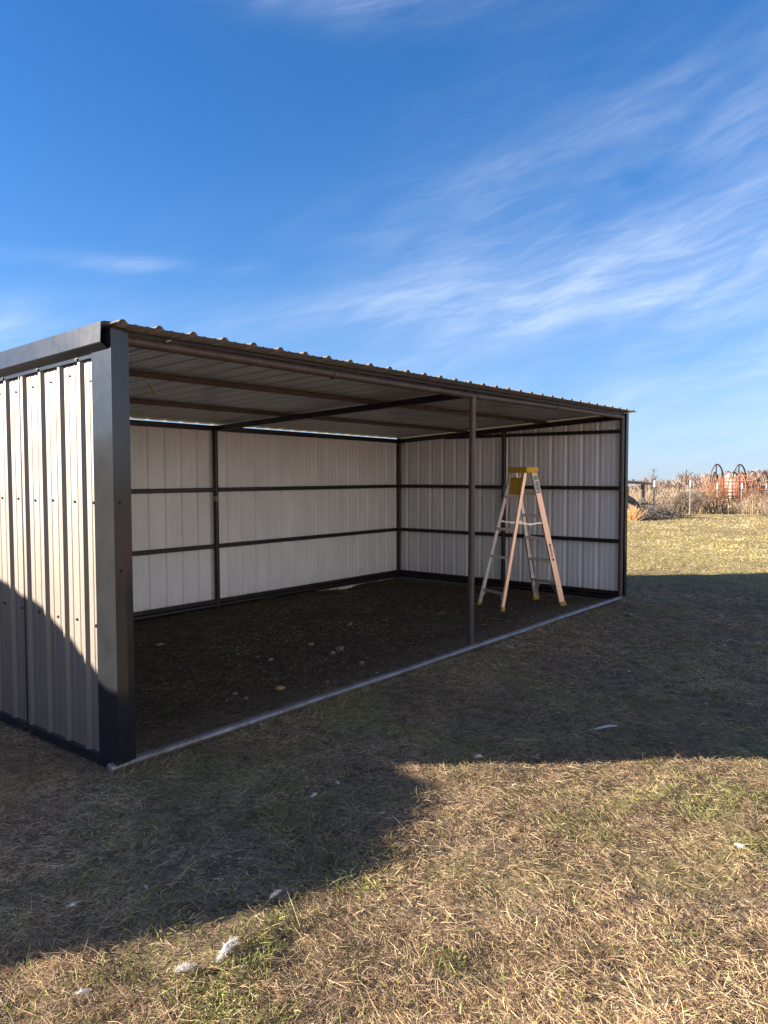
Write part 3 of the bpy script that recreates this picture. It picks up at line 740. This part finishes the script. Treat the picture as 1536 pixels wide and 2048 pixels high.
# stones
p = px_ground(560, 1380); lf = lump('dry_leaf', (p.x, p.y, float(ground_z(p.x, p.y))+.022), .035, (1.2, .9, .55), M['leaf'], 9, 2, .7)
tag(lf, 'curled orange brown dead leaf on the dirt inside the shed', 'leaf')
r_ = random.Random(12)
for k, (a_, c_, s_) in enumerate([(679, 1298, .04), (620, 1290, .03), (722, 1325, .028), (665, 1305, .03), (318, 1290, .03), (470, 1390, .022), (752, 1347, .024), (655, 1365, .02), (605, 1401, .018), (540, 1318, .03), (700, 1250, .03), (492, 1398, .02), (998, 1330, .022), (1045, 1290, .024), (910, 1340, .02), (1440, 1232, .05), (1260, 1232, .04), (1500, 1232, .03), (1410, 1405, .025)]):
    p = px_ground(a_, c_); ins_ = 0 < p.x < LEN and 0 < p.y < DEP
    o = lump('stone', (p.x, p.y, float(ground_z(p.x, p.y))+s_*.25), s_, (1.2, .9, .6), M['stone'], 100+k, 2, .5)
    if ins_: tag(o, 'small pale stone lying on the trodden dirt inside the shed', 'stone', 'pale stones on the shed floor')
    else: tag(o, 'small pale stone lying on the shaded grass outside the shed', 'stone', 'pale stones on the shaded grass')
mb = MB(); r_ = random.Random(5)
ico = bmesh.new(); bmesh.ops.create_icosphere(ico, subdivisions=1, radius=1); iv = [v.co.copy() for v in ico.verts]; jf = [tuple(v.index for v in f.verts) for f in ico.faces]; ico.free()
pc = px_ground(570, 1290)
for k in range(170):
    x = pc.x+r_.gauss(0, .75); y = pc.y+r_.gauss(0, .42)
    if not (.1 < x < LEN-.1 and .1 < y < DEP-.1): continue
    s_ = min(.03, r_.lognormvariate(-4.95, .45)); R_ = Matrix.Rotation(r_.uniform(0, 6), 3, 'Z') @ Matrix.Diagonal((1.3, 1, .6))
    z = float(ground_z(x, y))+s_*.2
    mb.add([Vector((x, y, z))+(R_ @ (v*(s_*r_.uniform(.75, 1.1)))) for v in iv], jf)
tag(mb.build('gravel', M['stone']), 'scatter of grey gravel on the dirt floor of the shed', 'gravel', kind='stuff')

# ------------------------------------------------------------------ far side of the pasture
def polar(px, d):
    a = YAW+math.atan((px-768)/F_PX); return CAM.x+d*math.sin(a), CAM.y+d*math.cos(a)
def hgt(px, py, d): return CAM.z-(py-949)/F_PX*d*math.cos(math.atan((px-768)/F_PX))
GZ = lambda x, y: float(ground_z(x, y))
# wire fence on T posts
fence = empty('wire_fence', (*polar(1381, 33), 0)); tag(fence, 'sagging wire fence on thin steel posts with white tips beyond the pasture', 'fence')
fo = Vector(fence.location); tops = []
for px, d, py, m_ in ((1240, 30, 962, 'tpost'), (1309, 30.5, 961, 'tpost'), (1381, 32.5, 961, 'tpost_pale'), (1435, 34.5, 966, 'tpost_pale'), (1484, 36.5, 967, 'tpost_pale'), (1533, 38.5, 967, 'tpost'), (1590, 41, 968, 'tpost')):
    x, y = polar(px, d); z0 = GZ(x, y); z1 = hgt(px, py, d); b = MB(); p = Vector((x, y, 0))-fo
    b.bar(p+Vector((0, 0, z0-.1)), p+Vector((.02, 0, z1-.2)), .042, .012, (0, 1, 0)); b.bar(p+Vector((0, .02, z0-.1)), p+Vector((.02, .02, z1-.2)), .012, .035, (0, 1, 0))
    po = b.build('post', M[m_], fence)
    b = MB(); b.bar(p+Vector((.02, .003, z1-.24)), p+Vector((.02, .003, z1)), .065, .05, (0, 1, 0), 0, .01); b.build('post_tip', M['white'], po)
    tops.append((p, z0, z1))
b = MB()
for (p, z0, z1), (q, w0, w1) in zip(tops, tops[1:]):
    for t in (.12, .26, .42, .6, .8): 
        a_, c_ = p+Vector((0, .03, z0+(z1-.2-z0)*t)), q+Vector((0, .03, w0+(w1-.2-w0)*t)); b.tube([a_, (a_+c_)/2-Vector((0, 0, .03)), c_], .0035, 5)
b.build('wire', M['tpost_pale'], fence)
# low open shelter with a dull metal roof
x, y = polar(1262, 37); sh = empty('low_shelter', (x, y, GZ(x, y)), -YAW)
tag(sh, 'low open shelter with flat dull metal roof on timber posts beyond the fence', 'shelter')
zr = hgt(1262, 966, 37)-GZ(x, y)
b = MB(); b.box((0, 0, zr), (1.75, 1.6, .10), Matrix.Rotation(.03, 3, 'Y')); b.box((-.25, -.1, zr+.09), (1.35, 1.5, .05), Matrix.Rotation(.06, 3, 'Y')); b.build('roof', M['slate'], sh)
b = MB(); b.box((-.45, -.82, zr-.08), (.75, .05, .10)); b.build('fascia', M['white'], sh)
for xx, yy, m_ in ((-.42, -.7, 'bark'), (.30, -.7, 'bark'), (-.7, .6, 'bark')):
    b = MB(); b.bar((xx, yy, -.3), (xx, yy, zr-.06), .16, .14, (0, 1, 0), 0, .02); b.build('post', M[m_], sh)
b = MB(); b.bar((-.36, -.95, -.1), (-.36, -.95, .62), .06, .04, (0, 1, 0)); 
wp = b.build('white_stake', M['white']); wp.location = sh.location; wp.rotation_euler = sh.rotation_euler; tag(wp, 'short white stake in front of the low shelter', 'stake')
x, y = polar(1283, 36); b = MB(); b.tube([(x, y, GZ(x, y)-.1), (x, y, GZ(x, y)+.9), (x, y, hgt(1283, 979, 36)-.08), (x, y, hgt(1283, 979, 36))], [.13, .12, .10, .03], 10)
tag(b.build('wooden_post', M['bark'], None, True), 'stubby round topped grey post right of the low shelter', 'post')
# tyre and brush pile
x, y = polar(1262, 30.5); tm = bpy.data.meshes.new('tyre'); bm = bmesh.new(); nn, kk = 28, 10; vv = []
for i in range(nn):
    a = 2*math.pi*i/nn
    for j in range(kk):
        c_ = 2*math.pi*j/kk; rr_ = .36+.15*math.cos(c_)*(1 if abs(math.cos(c_)) < .9 else .9); vv.append(bm.verts.new((rr_*math.cos(a), rr_*math.sin(a), .13*math.sin(c_))))
for i in range(nn):
    for j in range(kk): bm.faces.new((vv[i*kk+j], vv[((i+1) % nn)*kk+j], vv[((i+1) % nn)*kk+(j+1) % kk], vv[i*kk+(j+1) % kk]))
bm.to_mesh(tm); bm.free(); tm.materials.append(M['rubber']); ty = bpy.data.objects.new('tyre', tm); COL.objects.link(ty)
ty.location = (x, y, GZ(x, y)+.36); ty.rotation_euler = (1.0, .2, -YAW+.5); tag(ty, 'old grey tyre leaning in the weeds at the edge of the shed', 'tyre')
def sticks(name, cx_, cy_, rx, ry, h, n, seed, m_, rad=(.004, .017)):
    r_ = random.Random(seed); b = MB()
    for _ in range(n):
        x = cx_+r_.gauss(0, rx*.5); y = cy_+r_.gauss(0, ry*.5); k = max(0, 1-((x-cx_)/rx)**2-((y-cy_)/ry)**2)
        z = GZ(x, y)+r_.random()*h*k; a = r_.uniform(0, 6.28); t = r_.gauss(.15, .6); L = r_.uniform(.2, 1.0)
        d = Vector((math.cos(a)*math.cos(t), math.sin(a)*math.cos(t), math.sin(t)))*L; q = r_.uniform(*rad)
        p = Vector((x, y, max(z, GZ(x, y)+.01)-.05)); b.tube([p-d*.5, p+Vector((0, 0, r_.uniform(-.06, .1))), p+d*.5], [q, q*.8, q*.4], 5)
    return b.build(name, M[m_])
x, y = polar(1318, 29.6); tag(sticks('brush_pile', x, y, 1.1, .8, .50, 380, 3, 'brush'), 'low pile of grey dead branches at the foot of the dark fence post', 'brush pile')
x, y = polar(1288, 31); tag(sticks('brush_pile', x, y, .6, .6, .75, 170, 8, 'brush'), 'heap of tangled sticks between the old tyre and the dark fence post', 'brush pile')
# decaying round bale, grey
def bale(name, loc, R_, L, rz, m_, label, n=40, rough=.02, seed=0):
    r_ = random.Random(seed); bm = bmesh.new(); rings = [(-L/2, .0), (-L/2, R_*.5), (-L/2+.01, R_*.9), (-L/2+.08, R_)]+[(-L/2+.08+(L-.16)*i/8, R_) for i in range(1, 8)]+[(L/2-.08, R_), (L/2-.01, R_*.9), (L/2, R_*.5), (L/2, 0.)]
    vs = []
    for (a, q) in rings:
        if q == 0: vs.append([bm.verts.new((a, 0, R_*.97))]); continue
        row = []
        for i in range(n):
            t = 2*math.pi*i/n; k = q*(1+r_.uniform(-rough, rough)); zz = R_*.97+k*math.sin(t); row.append(bm.verts.new((a+r_.uniform(-rough, rough)*.5, k*math.cos(t), max(zz, 0))))
        vs.append(row)
    for A_, B_ in zip(vs, vs[1:]):
        for i in range(n):
            j = (i+1) % n
            if len(A_) == 1: bm.faces.new((A_[0], B_[j], B_[i]))
            elif len(B_) == 1: bm.faces.new((A_[i], A_[j], B_[0]))
            else: bm.faces.new((A_[i], A_[j], B_[j], B_[i]))
    bmesh.ops.recalc_face_normals(bm, faces=bm.faces)
    me = bpy.data.meshes.new(name); bm.to_mesh(me); bm.free(); me.materials.append(m_); me.polygons.foreach_set('use_smooth', [True]*len(me.polygons))
    o = bpy.data.objects.new(name, me); COL.objects.link(o); o.location = loc; o.rotation_euler = (0, 0, rz)
    return tag(o, label, 'hay bale')
x, y = polar(1376, 33.8); bale('hay_bale', (x, y, GZ(x, y)-.05), .47, 1.4, -YAW+.1, M['old_hay'], 'dark weathered round hay bale overgrown with weeds behind the fence', seed=2, rough=.05)
# unseen heap added at the left, outline shaped to shadow the side wall and grass
def shadow_heap():
    prof = [(-2.5, -1.43), (-2.2, -.75), (-1.95, -.28), (-1.75, .03), (-1.6, .16), (-1.48, .26), (-1.23, .405), (-.99, .455), (-.7, .485), (-.53, .49), (-.28, .475), (-.1, .455), (0, .43), (.08, .46), (.3, .575), (.5, .645), (.9, .67), (1.5, .55), (2.1, .1), (2.6, -.7), (2.9, -1.43)]
    q0, w, te = -5.2, .85, math.tan(SUN_EL); nx, ny = -SUN_D.y, SUN_D.x
    P = np.arange(-2.5, 2.901, .075); H = np.interp(P, [a for a, _ in prof], [b_ for _, b_ in prof])-q0*te
    T = np.linspace(-1, 1, 25); r_ = random.Random(6); vs = []; fs = []
    for p_, h in zip(P, H):
        hh = math.sqrt(max(h*h-(w*te)**2, 1e-4)) if h > .3 else max(h, .0)
        for t in T:
            q = q0+t*w*(1 if abs(t) < 1 else 1.02); z = hh*math.sqrt(max(0, 1-t*t))*r_.uniform(.985, 1.01)
            x, y = p_*nx+q*SUN_D.x, p_*ny+q*SUN_D.y; vs.append((x, y, z-(.06 if abs(t) == 1 else 0)))
    m_ = len(T)
    for a in range(len(P)-1):
        for k in range(m_-1): fs.append((a*m_+k, a*m_+k+1, (a+1)*m_+k+1, (a+1)*m_+k))
    b = MB(); b.add(vs, fs); o = b.build('shadow_heap', M['hay'], None, True)
    tag(o, 'unseen heap added left of the shed to cast the rounded shadow', 'hay pile')
shadow_heap()
# hay rings and pipe panels, rusty red
def hoop(px, d, w, top, label, rz, rad, m_='dark_pipe', brace=True):
    x, y = polar(px, d); z = GZ(x, y); r0 = (hgt(px, top, d)-z)/2
    e = empty('hay_ring', (x, y, z), rz); tag(e, label, 'hay ring', 'hay rings stood on edge')
    b = MB(); b.tube([(r0*w*math.cos(t), 0, r0+r0*math.sin(t)) for t in [2*math.pi*i/36 for i in range(37)]], rad, 8); b.build('hoop', M[m_], e, True)
    if brace:
        b = MB(); b.tube([(-.02, .01, .1), (-.03, .01, 2*r0)], rad*.7, 6); b.build('brace', M[m_], e, True)
D0 = 39.0
hoop(1433, D0, .36, 929, 'tallest dark hay ring at the left end of the rusty heap', -YAW+.1, .035)
hoop(1478.5, D0+.6, .36, 929.5, 'tallest dark hay ring at the middle of the rusty heap', -YAW+.1, .035)
hoop(1429, D0-1, .30, 945, 'small dark hay ring leaning under the left tall ring', -YAW+.5, .035, brace=False)
hoop(1455, D0-.4, .28, 943, 'small red ring between the two tall rings, left of a pair', -YAW-.1, .03, 'rust_red', False)
hoop(1467, D0-.8, .36, 944.5, 'wider small ring between the two tall rings, right of a pair', -YAW+.2, .032, brace=False)
hoop(1483, D0-1.2, .30, 946, 'small red ring in front of the middle tall ring', -YAW+.2, .03, 'rust_red', False)
hoop(1503, D0-.5, .32, 943, 'small dark ring right of the middle tall ring', -YAW, .03, brace=False)
hoop(1526, D0-.7, .34, 944, 'small red ring near the right edge of the picture', -YAW+.1, .03, 'rust_red', False)
hoop(1537, D0+.3, .34, 944, 'small dark ring at the very right edge of the picture', -YAW+.1, .03, brace=False)
def panel(px0, px1, d, y0, y1, n, label, m_='rust_red', tilt=0.0):
    xa, ya = polar(px0, d); xb, yb = polar(px1, d); z = GZ((xa+xb)/2, (ya+yb)/2)
    e = empty('pipe_panel', ((xa+xb)/2, (ya+yb)/2, z), math.atan2(yb-ya, xb-xa)+tilt); tag(e, label, 'livestock panel', 'rusty pipe panels stacked behind the fence')
    L = math.hypot(xb-xa, yb-ya)/2; za, zb = hgt(px0, y1, d)-z, hgt(px0, y0, d)-z
    for i in range(n):
        zz = za+(zb-za)*i/(n-1); b = MB(); b.tube([(-L, 0, zz), (0, .01, zz-.02), (L, 0, zz)], .019, 7); b.build('rail', M[m_], e, True)
    for xx in (-L, -L*.35, L*.35, L): b = MB(); b.tube([(xx, .03, -.02), (xx, .03, zb)], .019, 7); b.build('upright', M[m_], e, True)
panel(1436, 1477, D0-2, 957, 1003, 8, 'rusty red pipe panel at the left of the heap below the rings')
panel(1440, 1478, D0-1.2, 955, 1000, 7, 'second rusty red pipe panel just behind the left panel', tilt=.12)
panel(1474, 1506, D0-1.6, 951, 1003, 6, 'rusty pipe panel half hidden in weeds at the middle of the heap', tilt=-.2)
panel(1503, 1545, D0-1.8, 966, 1003, 4, 'low rusty pipe panel at the right edge of the picture', tilt=.05)
panel(1416, 1437, D0-1.0, 951, 1003, 5, 'short rusty pipe panel in the reddish weeds left of the rings', tilt=.5)
# white tank behind the rings
x, y = polar(1464, D0+2.2); zt_ = hgt(1464, 946, D0+2.2); z = GZ(x, y); b = MB()
H = zt_-z; b.tube([(0, 0, 0), (0, 0, .05), (0, 0, H*.8), (0, 0, H*.92), (0, 0, H*.97), (0, 0, H)], [.36, .38, .38, .32, .2, .12], 20)
tk = b.build('water_tank', M['cream'], None, True); tk.location = (x, y, z); tag(tk, 'white water tank showing between the rusty rings and panels', 'tank')

# dead weeds, brush and the far tree line
def weeds(name, n, pxr, dr, hfun, seed, pal, label, kind='stuff', wid=.012, twig=3, cat='weeds', dens=None, splay=.2, bk=.22):
    r_ = np.random.default_rng(seed)
    px = r_.uniform(pxr[0], pxr[1], n); d = r_.uniform(dr[0], dr[1], n)
    a = YAW+np.arctan((px-768)/F_PX); x = CAM.x+d*np.sin(a); y = CAM.y+d*np.cos(a)
    if dens is not None:
        k = r_.random(n) < dens(px, x, y, d); x, y, px, d = x[k], y[k], px[k], d[k]; n = len(x)
    z = ground_z(x, y); h = hfun(px, x, y, d, r_)
    ph = r_.uniform(0, 6.28, n); tl = np.abs(r_.normal(0, splay, n))
    dirs = np.stack([np.cos(ph)*np.sin(tl), np.sin(ph)*np.sin(tl), np.cos(tl)], -1)
    bend = r_.normal(0, bk, (n, 3)); bend[:, 2] = -np.abs(bend[:, 2])
    pal = np.array(pal); cols = pal[r_.integers(0, len(pal), n)]*r_.uniform(.65, 1.25, n)[:, None]
    base = np.stack([x, y, z-.02], -1); w = np.full(n, wid)*r_.uniform(.6, 1.4, n)
    B, D_, E_, Lh, Wd, C = [base], [dirs], [bend], [h], [w], [cols]
    for t in range(twig):
        f = r_.uniform(.3, .95, n); pb = base+dirs*(h*f)[:, None]+bend*(h*f*f)[:, None]
        ph2 = r_.uniform(0, 6.28, n); t2 = r_.uniform(.3, .9, n)
        d2 = np.stack([np.cos(ph2)*np.sin(t2), np.sin(ph2)*np.sin(t2), np.cos(t2)], -1)
        B.append(pb); D_.append(d2); E_.append(bend*.8); Lh.append(h*(1-f*.6)*r_.uniform(.2, .45, n)); Wd.append(w*.75); C.append(cols*1.05)
    cat_ = np.concatenate
    b_ = cat_(D_); side = np.cross(b_, fw_flat+r_.normal(0, .5, (len(b_), 3))); side /= np.linalg.norm(side, axis=1)[:, None]
    o = strips(name, cat_(B), b_, cat_(E_), cat_(Lh), cat_(Wd), cat_(C), M['twig'], 3, side)
    return tag(o, label, cat, kind=kind)
fw_flat = np.array([math.sin(YAW+.45), math.cos(YAW+.45), 0.])
straw = [(.40, .31, .20), (.33, .25, .165), (.46, .38, .26), (.25, .18, .125), (.29, .225, .165)]
greyb = [(.20, .16, .13), (.26, .21, .17), (.15, .11, .09), (.30, .22, .15)]
red = [(.30, .15, .09), (.24, .12, .075), (.36, .22, .13), (.20, .12, .09)]
def h1(px, x, y, d, r_):
    k = .75+.5*fbm(x, y, .35, 81, 3); lim = np.where(px < 1330, 1.0, np.where(px < 1420, 1.05, np.where(px < 1480, .66, .85))); return lim*k*r_.uniform(.45, 1.05, len(x))
def dens1(px, x, y, d): return sstep(.36, .56, fbm(x, y, .5, 85, 3))*np.where(px < 1330, .75, 1)*np.where((px > 1335) & (px < 1418) & (d < 35.5), .06, 1)
weeds('tall_weeds', 5200, (1120, 1680), (32.5, 44), h1, 1, straw+[(.30, .25, .20), (.24, .19, .15)], 'tall tan dead weeds standing along and behind the wire fence', dens=dens1)
weeds('fence_weeds', 3600, (1180, 1660), (29.8, 36), lambda px, x, y, d, r_: .55*r_.uniform(.3, 1.1, len(x))*(.5+fbm(x, y, .6, 88, 2)), 2, straw+greyb, 'knee high dead grass and weeds at the foot of the fence', wid=.014, dens=lambda px, x, y, d: sstep(.38, .55, fbm(x, y, .7, 91, 3))*(d > 30.4+((px-1250)*.014))*np.where((px > 1335) & (px < 1415), .25, 1))
weeds('red_weeds', 800, (1412, 1445), (36.2, 38.5), lambda px, x, y, d, r_: 1.45*r_.uniform(.4, 1.05, len(x)), 3, red, 'reddish brown weeds at the left of the rusty rings', wid=.014)
weeds('bramble', 2600, (1488, 1640), (36.0, 39.5), lambda px, x, y, d, r_: 1.15*r_.uniform(.35, 1.05, len(x))*(.7+.5*fbm(x, y, .8, 93, 2)), 4, greyb+red, 'grey purple bramble thicket in front of the rings at the right edge', twig=5)
weeds('bale_weeds', 700, (1338, 1414), (32.8, 33.6), lambda px, x, y, d, r_: 1.0*r_.uniform(.4, 1.1, len(x)), 6, greyb, 'dark grey weeds growing over the weathered bale', twig=5)
x, y = polar(1264, 28.2)
def clump(name, px, d, w, n, h, seed, pal, label):
    return weeds(name, n, (px-w, px+w), (d-.35, d+.35), lambda px_, x, y, d_, r_: h*r_.uniform(.5, 1.05, len(x)), seed, pal, label, None, .010, 1, 'grass clump', None, .5)
o = clump('grass_clump', 1266, 28.4, 9, 420, .62, 7, [(.50, .30, .14), (.44, .26, .12), (.55, .38, .2)], 'orange tan bunch grass clump beside the far corner of the shed')
# bare sapling
x, y = polar(1306, 52); r_ = random.Random(2); b = MB(); z = GZ(x, y); zt_ = hgt(1306, 939, 52)
b.tube([(x, y, z-.1), (x+.05, y, z+(zt_-z)*.55), (x, y, zt_)], [.03, .02, .006], 6)
sap = b.build('bare_sapling', M['bark']); tag(sap, 'thin leafless sapling rising above the weeds near the shelter', 'tree')
b = MB()
for k in range(46):
    t = r_.uniform(.35, .98); p = Vector((x, y, z+(zt_-z)*t)); a = r_.uniform(0, 6.28); L = (1.15-t)*r_.uniform(.5, 1.3)
    d = Vector((math.cos(a)*.75, math.sin(a)*.75, .8)); b.tube([p, p+d*L*.5+Vector((0, 0, .05)), p+d*L], [.012, .008, .004], 4)
b.build('branch', M['bark'], sap)
def tl_h(px, x, y, d, r_):
    topz = 1.65-(np.interp(px, [1000, 1250, 1330, 1370, 1420, 1480, 1560, 1700], [964, 965, 962, 954, 951, 950, 949, 947])-949)/F_PX*d
    top = topz+(fbm(px*.06, d*.02, 1, 97, 3)-.5)*2.6
    return np.maximum(.5, (top-ground_z(x, y))*r_.uniform(.8, 1.12, len(x)))
weeds('tree_line', 5200, (900, 1800), (150, 185), tl_h, 9, [(.20, .165, .15), (.24, .19, .165), (.17, .13, .115), (.27, .21, .17)], 'far line of leafless brown trees along the horizon', wid=.20, twig=9, cat='trees', bk=.04)
weeds('far_brush', 2600, (1100, 1720), (48, 95), lambda px, x, y, d, r_: np.maximum(.4, (1.55-(965-949)/F_PX*d-ground_z(x, y))*r_.uniform(.5, 1.0, len(x))), 10, greyb+greyb+straw[:2], 'hazy mass of tan brush beyond the fence', wid=.04, twig=3)

# ------------------------------------------------------------------ render settings
S.cycles.max_bounces = 8; S.cycles.diffuse_bounces = 4; S.cycles.glossy_bounces = 4; S.cycles.transmission_bounces = 4
S.cycles.use_adaptive_sampling = True
S.cycles.use_denoising = True; S.cycles.adaptive_threshold = 0.006
S.cycles.denoiser = 'OPENIMAGEDENOISE'; S.cycles.denoising_input_passes = 'RGB_ALBEDO_NORMAL'; S.cycles.denoising_prefilter = 'ACCURATE'
